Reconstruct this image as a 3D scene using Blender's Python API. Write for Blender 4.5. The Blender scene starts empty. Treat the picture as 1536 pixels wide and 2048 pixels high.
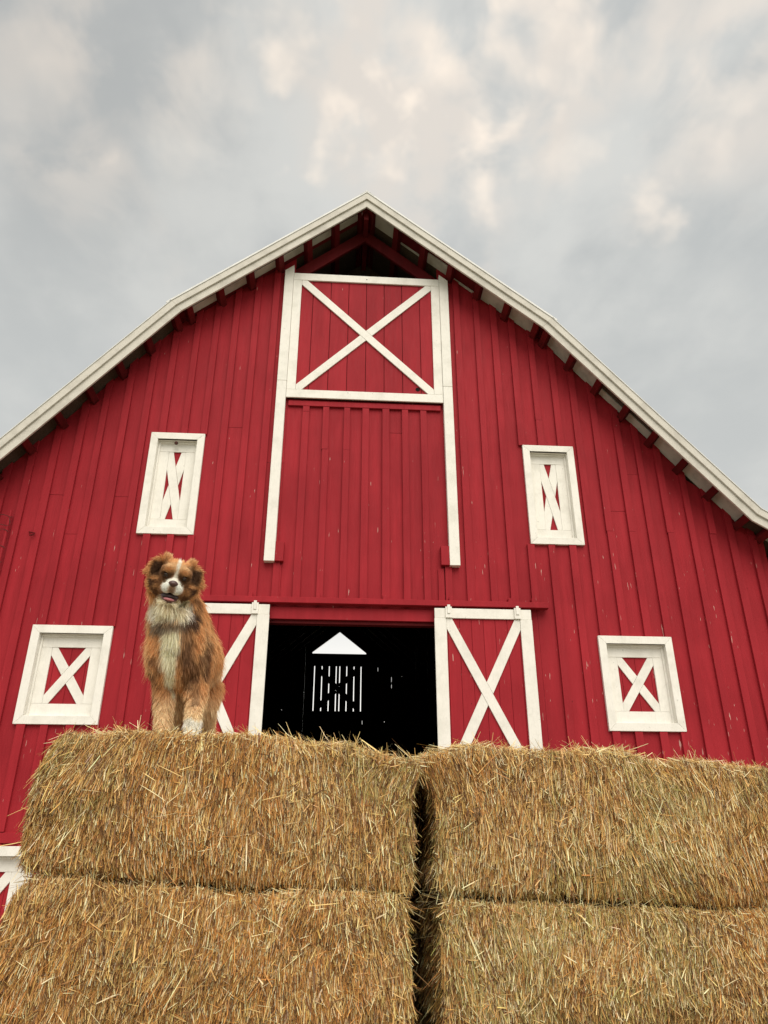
import bpy, bmesh, math, random
import numpy as np
from mathutils import Vector
from mathutils.bvhtree import BVHTree
random.seed(7); RNG = np.random.default_rng(7)
scene = bpy.context.scene
COL = scene.collection

# ------------------------------------------------------------------ camera
CAM = np.array([-.168, -12.0, 1.75]); FPX = 1480.0
yaw, pit, rol = [math.radians(a) for a in (3.719, 25.083, 0.0805)]
FWD = np.array([math.sin(yaw)*math.cos(pit), math.cos(yaw)*math.cos(pit), math.sin(pit)])
R0 = np.array([math.cos(yaw), -math.sin(yaw), 0.0]); U0 = np.cross(R0, FWD)
RGT = math.cos(rol)*R0 + math.sin(rol)*U0; UPV = -math.sin(rol)*R0 + math.cos(rol)*U0
def at(px, py, Y):
    """world point seen at photo pixel (px,py) on the plane y = Y (used once, to read positions off the photo)"""
    d = FWD*FPX + (px-768)*RGT - (py-1024)*UPV
    return CAM + d*(Y-CAM[1])/d[1]
cam_data = bpy.data.cameras.new('camera'); cam = bpy.data.objects.new('camera', cam_data); COL.objects.link(cam)
from mathutils import Matrix
cam.matrix_world = Matrix(((RGT[0], UPV[0], -FWD[0], CAM[0]), (RGT[1], UPV[1], -FWD[1], CAM[1]), (RGT[2], UPV[2], -FWD[2], CAM[2]), (0, 0, 0, 1)))
cam_data.sensor_fit = 'VERTICAL'; cam_data.sensor_height = 36.0; cam_data.lens = FPX/2048*36.0
cam_data.clip_start = .05; cam_data.clip_end = 3000
scene.camera = cam

# ------------------------------------------------------------------ light
SUN_EL, SUN_AZ = math.radians(50), math.radians(12)    # azimuth: degrees to the right of "straight behind the camera"
sd = bpy.data.lights.new('sun', 'SUN'); sd.energy = 1.65; sd.angle = math.radians(55); sd.color = (1.0, .93, .82)
so = bpy.data.objects.new('sun', sd); COL.objects.link(so)
sdir = Vector((math.sin(SUN_AZ)*math.cos(SUN_EL), -math.cos(SUN_AZ)*math.cos(SUN_EL), math.sin(SUN_EL)))
so.rotation_euler = sdir.to_track_quat('Z', 'Y').to_euler(); so.location = (6, -20, 25)

scene.view_settings.view_transform = 'Standard'; scene.view_settings.look = 'None'
scene.view_settings.exposure = 0.85; scene.view_settings.gamma = 1.0
scene.view_settings.use_curve_mapping = False
scene.render.engine = 'CYCLES'

# ---- node helper
class NT:
    def __init__(s, tree): s.t = tree; s.n = tree.nodes; s.l = tree.links
    def new(s, typ, **kw):
        n = s.n.new(typ)
        for k, v in kw.items():
            if k == 'inp':
                for a, b in v.items(): s.set(n.inputs[a], b)
            else: setattr(n, k, v)
        return n
    def set(s, sock, v):
        if isinstance(v, bpy.types.NodeSocket): s.l.new(v, sock)
        else: sock.default_value = v
    def math(s, op, a, b=0.0, c=None, clamp=False):
        n = s.n.new('ShaderNodeMath'); n.operation = op; n.use_clamp = clamp
        s.set(n.inputs[0], a); s.set(n.inputs[1], b)
        if c is not None: s.set(n.inputs[2], c)
        return n.outputs[0]
    def vmath(s, op, a, b=None):
        n = s.n.new('ShaderNodeVectorMath'); n.operation = op
        s.set(n.inputs[0], a)
        if b is not None: s.set(n.inputs[1], b)
        return n.outputs[1] if op in ('DOT_PRODUCT', 'LENGTH', 'DISTANCE') else n.outputs[0]
    def mix(s, fac, a, b, mode='MIX'):
        n = s.n.new('ShaderNodeMix'); n.data_type = 'RGBA'; n.blend_type = mode
        s.set(n.inputs[0], fac); s.set(n.inputs[6], a if not isinstance(a, tuple) else (*a, 1)[:4]); s.set(n.inputs[7], b if not isinstance(b, tuple) else (*b, 1)[:4])
        return n.outputs[2]
    def noise(s, vec, scale, detail=3, rough=.5, dist=0.0):
        n = s.n.new('ShaderNodeTexNoise'); s.set(n.inputs['Vector'], vec)
        n.inputs['Scale'].default_value = scale; n.inputs['Detail'].default_value = detail
        n.inputs['Roughness'].default_value = rough; n.inputs['Distortion'].default_value = dist
        return n.outputs[0]
    def ramp(s, v, a, b, lo=0.0, hi=1.0, smooth=True):
        n = s.n.new('ShaderNodeMapRange'); n.interpolation_type = 'SMOOTHSTEP' if smooth else 'LINEAR'
        s.set(n.inputs[0], v); n.inputs[1].default_value = a; n.inputs[2].default_value = b
        n.inputs[3].default_value = lo; n.inputs[4].default_value = hi
        return n.outputs[0]
    def scale(s, vec, sc):
        return s.vmath('MULTIPLY', vec, sc)

# ------------------------------------------------------------------ sky
world = bpy.data.worlds.new('World'); scene.world = world; world.use_nodes = True
w = NT(world.node_tree); w.n.clear()
sky = w.new('ShaderNodeTexSky', sky_type='NISHITA', sun_disc=False)
sky.sun_elevation = SUN_EL; sky.sun_rotation = math.pi - SUN_AZ; sky.dust_density = 3.0
tc = w.new('ShaderNodeTexCoord').outputs['Generated']
sep = w.new('ShaderNodeSeparateXYZ', inp={0: tc})
zz = w.math('ADD', w.math('MAXIMUM', sep.outputs[2], 0.0), .25)
cv = w.new('ShaderNodeCombineXYZ', inp={0: w.math('DIVIDE', sep.outputs[0], zz), 1: w.math('MULTIPLY', w.math('DIVIDE', sep.outputs[1], zz), .85), 2: 0.3}).outputs[0]
n_big = w.noise(cv, 2.6, 3, .5, .3)
n_mid = w.noise(cv, 6.0, 5, .55, .15)
n_fine = w.noise(w.vmath('ADD', cv, (3.1, 1.7, .5)), 9.5, 4, .5, .3)
n_warm = w.noise(w.vmath('ADD', cv, (7.7, 4.2, 1.5)), 3.6, 3, .55)
lum = w.math('ADD', w.math('ADD', w.math('MULTIPLY', n_big, .40), w.math('MULTIPLY', n_mid, .36)), w.math('MULTIPLY', n_fine, .24))
cloud = w.mix(w.ramp(lum, .40, .62), (.475, .492, .488), (.665, .665, .635))
cloud = w.mix(w.math('MULTIPLY', w.math('MULTIPLY', w.ramp(n_warm, .44, .62), w.ramp(sep.outputs[2], .45, .80)), w.ramp(n_fine, .36, .58)), cloud, (.74, .685, .62))
cloud = w.mix(w.ramp(sep.outputs[2], .45, .85, .62, 0.0), cloud, (.565, .575, .555))
# thin spots in the overcast where warm light breaks through
spots = None
for (px, py, sz, am) in ((560, 25, 70, .8), (955, 70, 100, .8), (985, 300, 60, .95), (820, 205, 38, .7), (655, 270, 45, .6), (780, 300, 40, .4), (1180, 20, 75, .7), (1320, 405, 50, .5), (1420, 180, 80, .4), (60, 90, 60, .25), (1150, 330, 60, .35), (180, 320, 30, .35), (380, 200, 90, .3), (1010, 240, 50, .4), (1480, 90, 80, .25)):
    d = FWD*FPX + (px-768)*RGT - (py-1024)*UPV; d = d/np.linalg.norm(d)
    dd = w.vmath('DISTANCE', w.vmath('ADD', tc, w.scale(w.vmath('SUBTRACT', w.new('ShaderNodeTexNoise', inp={'Vector': tc, 'Scale': 14.0, 'Detail': 3.0}).outputs[1], (.5, .5, .5)), (.20, .20, .20))), tuple(d))
    g = w.ramp(dd, 0.0, sz/1480*1.6, am, 0.0)
    spots = g if spots is None else w.math('MAXIMUM', spots, g)
spots = w.math('MULTIPLY', spots, w.ramp(n_fine, .34, .60))
cloud = w.mix(w.math('MULTIPLY', spots, 1.0), cloud, (1.05, .92, .78))
# duller upper left, as the overcast is thicker there
d = FWD*FPX + (60-768)*RGT - (60-1024)*UPV; d = d/np.linalg.norm(d)
dark = w.ramp(w.vmath('DISTANCE', tc, tuple(d)), .0, .42, .30, 0.0)
cloud = w.mix(dark, cloud, (.33, .32, .30))
# the overcast brightens towards the horizon
cloud = w.mix(w.ramp(sep.outputs[2], .10, .40, 1.0, 0.0), cloud, (1.25, 1.2, 1.12))
CLOUD_GAIN = 6.05
cl = w.scale(cloud, (CLOUD_GAIN,)*3)
fin = w.mix(.955, sky.outputs[0], cl)
bg = w.new('ShaderNodeBackground', inp={0: fin, 1: .1})
w.l.new(bg.outputs[0], w.new('ShaderNodeOutputWorld').inputs[0])

# ------------------------------------------------------------------ materials
def material(name):
    m = bpy.data.materials.new(name); m.use_nodes = True
    t = NT(m.node_tree); t.n.clear()
    out = t.new('ShaderNodeOutputMaterial'); p = t.new('ShaderNodeBsdfPrincipled'); t.l.new(p.outputs[0], out.inputs[0])
    return m, t, p
def bump(t, p, h, strength=.3, dist=.01):
    b = t.new('ShaderNodeBump', inp={'Height': h, 'Strength': strength, 'Distance': dist}); t.l.new(b.outputs[0], p.inputs['Normal'])
def pos(t): return t.new('ShaderNodeNewGeometry').outputs['Position']
def rnd(t): return t.new('ShaderNodeObjectInfo').outputs['Random']

def red_material(name, base, dark, chips=True):
    m, t, p = material(name); P = pos(t); r = rnd(t)
    off = t.vmath('ADD', P, t.new('ShaderNodeCombineXYZ', inp={0: t.math('MULTIPLY', r, 37.0), 1: 0.0, 2: t.math('MULTIPLY', r, 61.0)}).outputs[0])
    grain = t.noise(t.scale(off, (90, 90, 2.2)), 1.0, 4, .6)
    big = t.noise(P, .55, 4, .6)
    mid = t.noise(t.scale(off, (6, 6, .8)), 1.0, 3, .55)
    c = t.mix(t.ramp(big, .3, .7), dark, base)
    c = t.mix(t.math('MULTIPLY', t.ramp(mid, .4, .75), .35), c, tuple(min(1, x*1.35) for x in base))
    c = t.mix(t.math('MULTIPLY', t.ramp(r, 0, 1, smooth=False), .22), c, tuple(x*.62 for x in base))
    c = t.mix(t.math('MULTIPLY', t.ramp(grain, .5, .85), .25), c, tuple(x*.5 for x in base))
    # old nail heads / knots
    kn = t.noise(t.scale(off, (26, 26, 20)), 1.0, 1, .4)
    c = t.mix(t.math('MULTIPLY', t.ramp(kn, .80, .84), .7), c, (.09, .01, .012))
    if chips:
        ch = t.noise(t.scale(off, (42, 42, 3.6)), 1.0, 2, .55)
        lowz = t.ramp(t.new('ShaderNodeSeparateXYZ', inp={0: P}).outputs[2], 3.0, 11.0, .012, -.05)
        msk = t.ramp(t.math('ADD', ch, lowz), .715, .735)
        reg = t.ramp(t.noise(P, 2.3, 2, .5), .46, .56)
        c = t.mix(t.math('MULTIPLY', t.math('MULTIPLY', msk, reg), .75), c, (.62, .42, .36))
    t.set(p.inputs['Base Color'], c)
    t.set(p.inputs['Roughness'], t.ramp(grain, .2, .8, .55, .75))
    p.inputs['Specular IOR Level'].default_value = .13
    bump(t, p, t.math('ADD', grain, t.math('MULTIPLY', mid, .6)), .35, .006)
    return m
RED = red_material('red_barn_paint', (.345, .020, .029), (.27, .014, .021))
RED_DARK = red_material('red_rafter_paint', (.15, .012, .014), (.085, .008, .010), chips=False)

def white_material(name, base, dirt, amount):
    m, t, p = material(name); P = pos(t); r = rnd(t)
    off = t.vmath('ADD', P, t.new('ShaderNodeCombineXYZ', inp={0: t.math('MULTIPLY', r, 31.0), 1: t.math('MULTIPLY', r, 7.0), 2: t.math('MULTIPLY', r, 53.0)}).outputs[0])
    grain = t.noise(t.scale(off, (50, 50, 9)), 1.0, 4, .65)
    st = t.noise(off, 3.2, 4, .6)
    sp = t.noise(off, 17.0, 2, .6)
    c = t.mix(t.math('MULTIPLY', t.ramp(st, .42, .75), amount), base, dirt)
    c = t.mix(t.math('MULTIPLY', t.ramp(grain, .45, .8), .35), c, tuple(x*.7 for x in base))
    c = t.mix(t.math('MULTIPLY', t.ramp(sp, .70, .78), .45), c, tuple(x*.5 for x in dirt))
    c = t.mix(t.math('MULTIPLY', r, .14), c, tuple(x*.75 for x in base))
    t.set(p.inputs['Base Color'], c); p.inputs['Roughness'].default_value = .6
    p.inputs['Specular IOR Level'].default_value = .25
    bump(t, p, t.math('ADD', grain, sp), .3, .005)
    return m
WHITE = white_material('white_trim_paint', (.85, .825, .76), (.60, .58, .51), .5)
RAKE = white_material('weathered_rake_paint', (.63, .60, .535), (.43, .405, .355), .7)
SOFFIT = white_material('weathered_soffit_board', (.52, .51, .45), (.28, .28, .24), .8)

def simple(name, c1, c2, sc=8.0, rough=.85, stretch=(1, 1, 1), spec=.2, bs=.3, metal=0):
    m, t, p = material(name); P = pos(t)
    n = t.noise(t.scale(P, stretch), sc, 5, .62)
    t.set(p.inputs['Base Color'], t.mix(t.ramp(n, .3, .7), c1, c2))
    p.inputs['Roughness'].default_value = rough; p.inputs['Specular IOR Level'].default_value = spec; p.inputs['Metallic'].default_value = metal
    bump(t, p, n, bs, .01)
    return m
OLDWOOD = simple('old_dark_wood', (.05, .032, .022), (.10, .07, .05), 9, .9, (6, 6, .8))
METAL = simple('white_metal_roofing', (.72, .72, .70), (.62, .62, .60), 3, .4, spec=.4, bs=.05)
HOLE = simple('dark_hole', (.006, .004, .004), (.01, .008, .006), 40, .9)
IRON = simple('rusty_iron', (.05, .03, .03), (.12, .05, .04), 40, .8)
GROUND = simple('gravel_ground', (.22, .19, .14), (.36, .32, .25), 5, .95, bs=.6)
RAMP = simple('packed_earth', (.16, .13, .10), (.26, .22, .17), 4, .95, bs=.6)
GRASSM = simple('field', (.07, .10, .03), (.13, .15, .05), .4, .95, bs=.2)

def attr_material(name, rough=.7, trans=0.0, spec=.3):
    m, t, p = material(name)
    a = t.new('ShaderNodeAttribute', attribute_name='col')
    t.set(p.inputs['Base Color'], a.outputs['Color'])
    p.inputs['Roughness'].default_value = rough; p.inputs['Specular IOR Level'].default_value = spec
    if trans:
        out = [n for n in t.n if n.type == 'OUTPUT_MATERIAL'][0]
        tr = t.new('ShaderNodeBsdfTranslucent', inp={0: a.outputs['Color']})
        ms = t.new('ShaderNodeMixShader', inp={0: trans, 1: p.outputs[0], 2: tr.outputs[0]})
        t.l.new(ms.outputs[0], out.inputs[0])
    return m
STRAW = attr_material('straw', .5, .12, .35)
FUR = attr_material('dog_fur', .6, .28, .22)
SKIN = attr_material('dog_undercoat', .9, 0, .1)

# ------------------------------------------------------------------ object helpers
def link(name, mesh, parent=None, **props):
    o = bpy.data.objects.new(name, mesh); COL.objects.link(o)
    if parent is not None: o.parent = parent
    for k, v in props.items(): o[k] = v
    return o
def empty(name, loc=(0, 0, 0), **props):
    o = link(name, None, None, **props); o.location = loc; return o
class MB:
    """collects prisms into one mesh, world coordinates"""
    def __init__(s): s.v = []; s.f = []
    def add(s, vs, fs):
        k = len(s.v); s.v += [tuple(map(float, v)) for v in vs]; s.f += [tuple(i+k for i in f) for f in fs]
    def box(s, x0, x1, y0, y1, z0, z1):
        s.add([(x0, y0, z0), (x1, y0, z0), (x1, y1, z0), (x0, y1, z0), (x0, y0, z1), (x1, y0, z1), (x1, y1, z1), (x0, y1, z1)],
              [(0, 3, 2, 1), (4, 5, 6, 7), (0, 1, 5, 4), (1, 2, 6, 5), (2, 3, 7, 6), (3, 0, 4, 7)])
    def prism(s, poly, y0, y1):
        """poly: (x,z) counter-clockwise seen from -Y"""
        n = len(poly)
        s.add([(x, y0, z) for x, z in poly]+[(x, y1, z) for x, z in poly],
              [tuple(range(n)), tuple(range(2*n-1, n-1, -1))]+[(i, i+n, (i+1) % n+n, (i+1) % n) for i in range(n)])
    def bar(s, a, b, wd, y0, y1, enda=None, endb=None):
        """flat bar in the facade plane between (x,z) a and b"""
        a = np.array(a, float); b = np.array(b, float); d = (b-a)/np.linalg.norm(b-a); n = np.array([-d[1], d[0]])*wd/2
        s.prism([tuple(a-n), tuple(b-n), tuple(b+n), tuple(a+n)], y0, y1)
    def tube(s, pts, r, n=6):
        pts = [np.array(p, float) for p in pts]; k = len(pts); vs = []; fs = []
        rs = r if hasattr(r, '__len__') else [r]*k
        for i, p in enumerate(pts):
            t = pts[min(i+1, k-1)]-pts[max(i-1, 0)]; t /= np.linalg.norm(t)+1e-9
            a = np.cross(t, (0, 0, 1.0) if abs(t[2]) < .9 else (1.0, 0, 0)); a /= np.linalg.norm(a); b = np.cross(t, a)
            for j in range(n):
                q = 2*math.pi*j/n; vs.append(p+rs[i]*(a*math.cos(q)+b*math.sin(q)))
        for i in range(k-1):
            for j in range(n): fs.append((i*n+j, i*n+(j+1) % n, (i+1)*n+(j+1) % n, (i+1)*n+j))
        fs.append(tuple(range(n-1, -1, -1))); fs.append(tuple((k-1)*n+j for j in range(n)))
        s.add(vs, fs)
    def build(s, name, mat, parent=None, bevel=0, **props):
        me = bpy.data.meshes.new(name); me.from_pydata(s.v, [], s.f)
        bm = bmesh.new(); bm.from_mesh(me); bmesh.ops.recalc_face_normals(bm, faces=bm.faces)
        if bevel: bmesh.ops.bevel(bm, geom=list(bm.edges), offset=bevel, segments=1, affect='EDGES', clamp_overlap=True)
        bm.to_mesh(me); bm.free(); me.materials.append(mat)
        return link(name, me, parent, **props)
def box_part(name, mat, parent, *b, bevel=.004):
    m = MB(); m.box(*b); return m.build(name, mat, parent, bevel)

# ------------------------------------------------------------------ value noise in numpy
_T = RNG.random((32, 32, 32))
def vnoise(p, sc=1.0, seed=0):
    p = np.asarray(p, float)*sc + seed*17.31
    i = np.floor(p).astype(int); f = p-i; f = f*f*(3-2*f); out = 0
    for dx in (0, 1):
        for dy in (0, 1):
            for dz in (0, 1):
                wv = (f[..., 0] if dx else 1-f[..., 0])*(f[..., 1] if dy else 1-f[..., 1])*(f[..., 2] if dz else 1-f[..., 2])
                out = out+wv*_T[(i[..., 0]+dx) % 32, (i[..., 1]+dy) % 32, (i[..., 2]+dz) % 32]
    return out*2-1
def nrm(v): return v/(np.linalg.norm(v, axis=-1, keepdims=True)+1e-9)

def ribbons(name, P, W, side, colr, colt, mat, parent, smooth=False, **props):
    """P: (N,K,3) centre line; W: (N,K) half widths; side: (N,3); colours at root and tip"""
    N, K = P.shape[:2]
    V = np.empty((N, K, 2, 3)); V[:, :, 0] = P-side[:, None]*W[..., None]; V[:, :, 1] = P+side[:, None]*W[..., None]
    base = (np.arange(N)*K*2)[:, None]; fs = []
    for k in range(K-1): fs.append(np.stack([base[:, 0]+2*k, base[:, 0]+2*k+1, base[:, 0]+2*k+3, base[:, 0]+2*k+2], 1))
    F = np.stack(fs, 1).reshape(-1, 4)
    me = bpy.data.meshes.new(name); me.vertices.add(N*K*2); me.vertices.foreach_set('co', V.astype(np.float32).ravel())
    me.loops.add(F.size); me.loops.foreach_set('vertex_index', F.astype(np.int32).ravel())
    me.polygons.add(len(F)); me.polygons.foreach_set('loop_start', np.arange(0, F.size, 4, dtype=np.int32))
    if smooth: me.polygons.foreach_set('use_smooth', np.ones(len(F), bool))
    me.update(calc_edges=True)
    tt = np.linspace(0, 1, K)[None, :, None, None]
    C = colr[:, None, None, :]*(1-tt)+colt[:, None, None, :]*tt; C = np.broadcast_to(C, (N, K, 2, 3))
    C4 = np.concatenate([np.clip(C, 0, 1), np.ones((N, K, 2, 1))], -1)
    a = me.color_attributes.new('col', 'FLOAT_COLOR', 'POINT'); a.data.foreach_set('color', C4.astype(np.float32).ravel())
    me.materials.append(mat)
    return link(name, me, parent, **props)

# ================================================================== SETTING
g = MB(); g.box(-900, 900, -900, 900, -.3, 0); g.build('ground', GRASSM, kind='structure')
g = MB(); g.box(-14, 14, -22, -.06, -.2, .01); g.build('gravel_yard', GROUND, kind='structure')
g = MB(); g.add([(-1.7, -7.4, .0), (2.0, -7.4, .0), (2.0, -.09, 2.66), (-1.7, -.09, 2.66), (-1.7, -.09, .0), (2.0, -.09, .0)],
                [(0, 1, 2, 3), (0, 4, 5, 1), (1, 5, 2), (0, 3, 4), (2, 5, 4, 3)])
g.build('ramp', RAMP, kind='structure')

# ================================================================== BARN
barn = empty('barn', (.2, 0, 0), label='big red gambrel barn with white trim, open sliding doors and X-braced shutters', category='barn')
BR = empty('_tmp')   # replaced below: parts are in world coordinates, so parent with inverse offset
bpy.data.objects.remove(BR)
barn.location = (0, 0, 0)

# top surface of the roof in the facade plane, left eave to right eave
PROF = [(-7.85, 6.62), (-6.86, 7.20), (-3.52, 11.43), (.20, 14.57), (3.90, 11.42), (7.26, 7.36), (8.25, 6.75)]
def offset(d):
    P = np.array(PROF); out = []
    nn = []
    for a, b in zip(P[:-1], P[1:]):
        t = (b-a)/np.linalg.norm(b-a); nn.append(np.array([t[1], -t[0]]))       # points below the roof
    for i in range(len(P)):
        if i == 0: o = P[0]+nn[0]*d
        elif i == len(P)-1: o = P[-1]+nn[-1]*d
        else:
            m = nn[i-1]+nn[i]; m /= np.linalg.norm(m); o = P[i]+m*d/(m@nn[i])
        out.append(o)
    return np.array(out)
BACK = 29.0
def roof_z(x, d=.10):
    o = offset(d); return float(np.interp(x, o[:, 0], o[:, 1]))
def roof_part(name, mat, d0, d1, y0, y1, seg, ext=(0, 0), bevel=0):
    a, b = offset(d0), offset(d1)
    p = [b[seg], b[seg+1], a[seg+1], a[seg]]
    t = nrm(a[seg+1]-a[seg]); p = [p[0]-t*ext[0], p[1]+t*ext[1], p[2]+t*ext[1], p[3]-t*ext[0]]
    m = MB(); m.prism([tuple(q) for q in p], y0, y1); return m.build(name, mat, barn, bevel)
for s in range(6):
    e = (.10, 0) if s == 2 else (0, .10) if s == 3 else (0, 0)
    roof_part('roof', METAL, -.024 if s in (2, 3) else -.004, .010, -.652, BACK+.66, s, ext=e)
    roof_part('roof_deck', OLDWOOD, .033, .098, -.01, BACK+.55, s)
    roof_part('soffit_deck', RED_DARK if s in (2, 3) else OLDWOOD, .033, .098, -.555, -.012, s)
    roof_part('fascia_board', RAKE, .011, .140, -.638, -.60, s, bevel=.003)
    roof_part('rake_board', RAKE, .135, .288, -.599, -.56, s, bevel=.003)
# ridge cap
m = MB(); m.prism([(.05, 14.467), (.2, 14.594), (.35, 14.466), (.2, 14.612)][::-1], -.656, BACK+.66); m.build('ridge_cap', METAL, barn)

# purlins, soffit boards, rafters
SP = .73
o10, o24 = offset(.10), offset(.25)
for s in range(6):
    a, b = o10[s], o10[s+1]; L = np.linalg.norm(b-a); t = (b-a)/L; n = np.array([t[1], -t[0]])
    up_from_left = s >= 3
    k = int(L/SP); start = (L-k*SP)/2+.02 if s not in (0, 5) else .3
    cs = [start+i*SP for i in range(k+1)] if s not in (0, 5) else [.35, .85]
    for i, c in enumerate(cs):
        if c > L-.05: continue
        q0, q1 = a+t*(c-.065), a+t*(c+.065)
        m = MB(); m.prism([tuple(q0+n*.145), tuple(q1+n*.145), tuple(q1+n*.002), tuple(q0+n*.002)], -.548-random.random()*.01, BACK)
        m.build('purlin', RED_DARK, barn, .004)
        # one pale board closing the bay against the wall
        nxt = cs[i+1] if i+1 < len(cs) else L
        r0, r1 = c+.075, min(nxt-.075, L-.02)
        if r1-r0 < .2: continue
        if s in (1,):  # lower left slope: bare dark bays, one scrap of board
            if i == len(cs)-1:
                y0, y1 = -.30, -.18; r0 = r0+.25; r1 = r0+.12
            else: continue
        else:
            wide = {4: (-.50, -.50, -.46, -.54, -.2, -.2, -.42, -.46, -.50, -.5), 3: (-.36, -.08, -.3, -.08, -.5, -.46, -.5, -.5),
                    2: (-.26, -.24, -.24, -.25, -.26, -.24, -.22, -.2), 5: (-.4, -.4), 0: (-.3, -.3)}[s]
            if s == 4: wv = [-.50, -.48, -.22, -.24, -.50, -.48, -.52, -.5][i % 8]
            else: wv = wide[i % len(wide)]
            y0, y1 = wv, -.03
            if s == 4 and i in (2, 3): y1 = -.05
            if s == 2: y0, y1 = -.33, -.14
        j = random.uniform(-.01, .01)
        m = MB(); m.prism([tuple(a+t*r0+n*.022), tuple(a+t*r1+n*.022), tuple(a+t*r1+n*.003), tuple(a+t*r0+n*.003)], y0+j, y1)
        m.build('soffit_board', SOFFIT, barn)
# rafters
def gambrel(y, mat, name, d0=.26, d1=.47, th=.06):
    a, b = offset(d0), offset(d1)
    for s in (1, 2, 3, 4):
        m = MB(); m.prism([tuple(b[s]), tuple(b[s+1]), tuple(a[s+1]), tuple(a[s])], y, y+th); m.build(name, mat, barn)
gambrel(.09, RED_DARK, 'rafter', d0=.255, d1=.50)
y = 1.1
while y < BACK-.5:
    gambrel(y, OLDWOOD, 'rafter', th=.07); y += 1.15
m = MB(); m.box(.15, .25, -.42, BACK, 14.02, 14.36); m.build('ridge_beam', RED_DARK, barn, .004)
for dx, l in ((-.035, .34), (.03, .22)):
    for i in range(int(l/.045)):
        m = MB(); z = 14.34-.03-i*.045; x = .2+dx-.06; c = []
        for j in range(9):
            q = 2*math.pi*j/8; ux, uz = math.cos(q)*.012, math.sin(q)*.03
            c.append((x+(ux if i % 2 else 0), -.52+(0 if i % 2 else ux), z+uz))
        m.tube(c, .005, 5); m.build('chain_link', IRON, barn)

# openings in the front wall (x0,x1,z0,z1)
LO = (-1.265, 1.745)                      # loft door, outer stiles
SH = [(-3.18, .97, 6.81, 8.83), (3.71, .97, 6.81, 8.83), (-4.43, 1.27, 3.60, 5.16), (4.86, 1.27, 3.60, 5.16), (-5.02, 1.30, .35, 1.90)]
FR = .13
front_open = [(cx-w_/2+FR*.8, cx+w_/2-FR*.8, z0+FR*.8, z1-FR*.8) for cx, w_, z0, z1 in SH]
front_open.append((LO[0]+.02, LO[1]-.02, 9.70, 20.0))
front_open.append((-1.42, 1.58, 2.68, 5.345))
def rects_minus(x0, x1, z0, z1, opens):
    """column strips of [x0,x1]x[z0,z1] left after cutting the openings"""
    xs = sorted({x0, x1, *[v for o in opens for v in (o[0], o[1]) if x0 < v < x1]}); out = []
    for a, b in zip(xs[:-1], xs[1:]):
        if b-a < .004: continue
        mid = (a+b)/2; segs = [(z0, z1)]
        for o in opens:
            if o[0] < mid < o[1]:
                new = []
                for s0, s1 in segs:
                    if o[3] <= s0 or o[2] >= s1: new.append((s0, s1)); continue
                    if o[2] > s0: new.append((s0, o[2]))
                    if o[3] < s1: new.append((o[3], s1))
                segs = new
        out += [(a, b, s0, s1) for s0, s1 in segs if s1-s0 > .01]
    return out
def wall_board(name, mat, x0, x1, z0, z1, y0, y1, opens, d=.10, top=True):
    m = MB()
    breaks = [q[0] for q in offset(d)]
    rects = rects_minus(x0, x1, z0, z1, opens); groups = []
    for r_ in rects:
        hit = [g_ for g_ in groups if any((abs(q[1]-r_[0]) < .005 or abs(q[0]-r_[1]) < .005) and min(q[3], r_[3])-max(q[2], r_[2]) > .01 for q in g_)]
        new = [r_]
        for g_ in hit: new += g_; groups.remove(g_)
        groups.append(new)
    if len(groups) > 1:
        for g_ in groups: _board(name, mat, g_, y0, y1, d, breaks)
        return
    if groups: _board(name, mat, groups[0], y0, y1, d, breaks)
def _board(name, mat, rects, y0, y1, d, breaks):
    m = MB()
    for a, b, s0, s1 in rects:
        xs = [a]+[q for q in breaks if a < q < b]+[b]
        for p, q in zip(xs[:-1], xs[1:]):
            zp, zq = min(s1, roof_z(p, d)), min(s1, roof_z(q, d))
            if min(zp, zq) <= s0+.01: continue
            m.prism([(p, s0), (q, s0), (q, zq), (p, zp)], y0, y1)
    if m.v: return m.build(name, mat, barn, 0)
WX0, WX1 = -7.1, 7.55
BW = .372
xb = -7.1-.02; xs = []
bats = []
x = .26
while x > WX0: x -= BW
x += BW
while x < WX1: bats.append(x); x += BW
# measured battens where the photo shows them out of step
edges = [WX0]+bats+[WX1]
for i, (a, b) in enumerate(zip(edges[:-1], edges[1:])):
    if b-a < .03: continue
    cuts = [2.08]
    r = random.random()
    if r < .30: cuts.append(random.choice([8.98, 9.02, 7.52, 6.78, 8.3]))
    cuts.append(20)
    for j, (c0, c1) in enumerate(zip(cuts[:-1], cuts[1:])):
        dy = random.uniform(0, .004)
        wall_board('wall_board', RED, a+.0015, b-.0015, c0+(.006 if j else 0), c1, -.012-dy, .03, front_open)
    wall_board('wall_board', RED, a+.0015, b-.0015, 0, 1.94, -.012-random.uniform(0, .004), .03, front_open)
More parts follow.
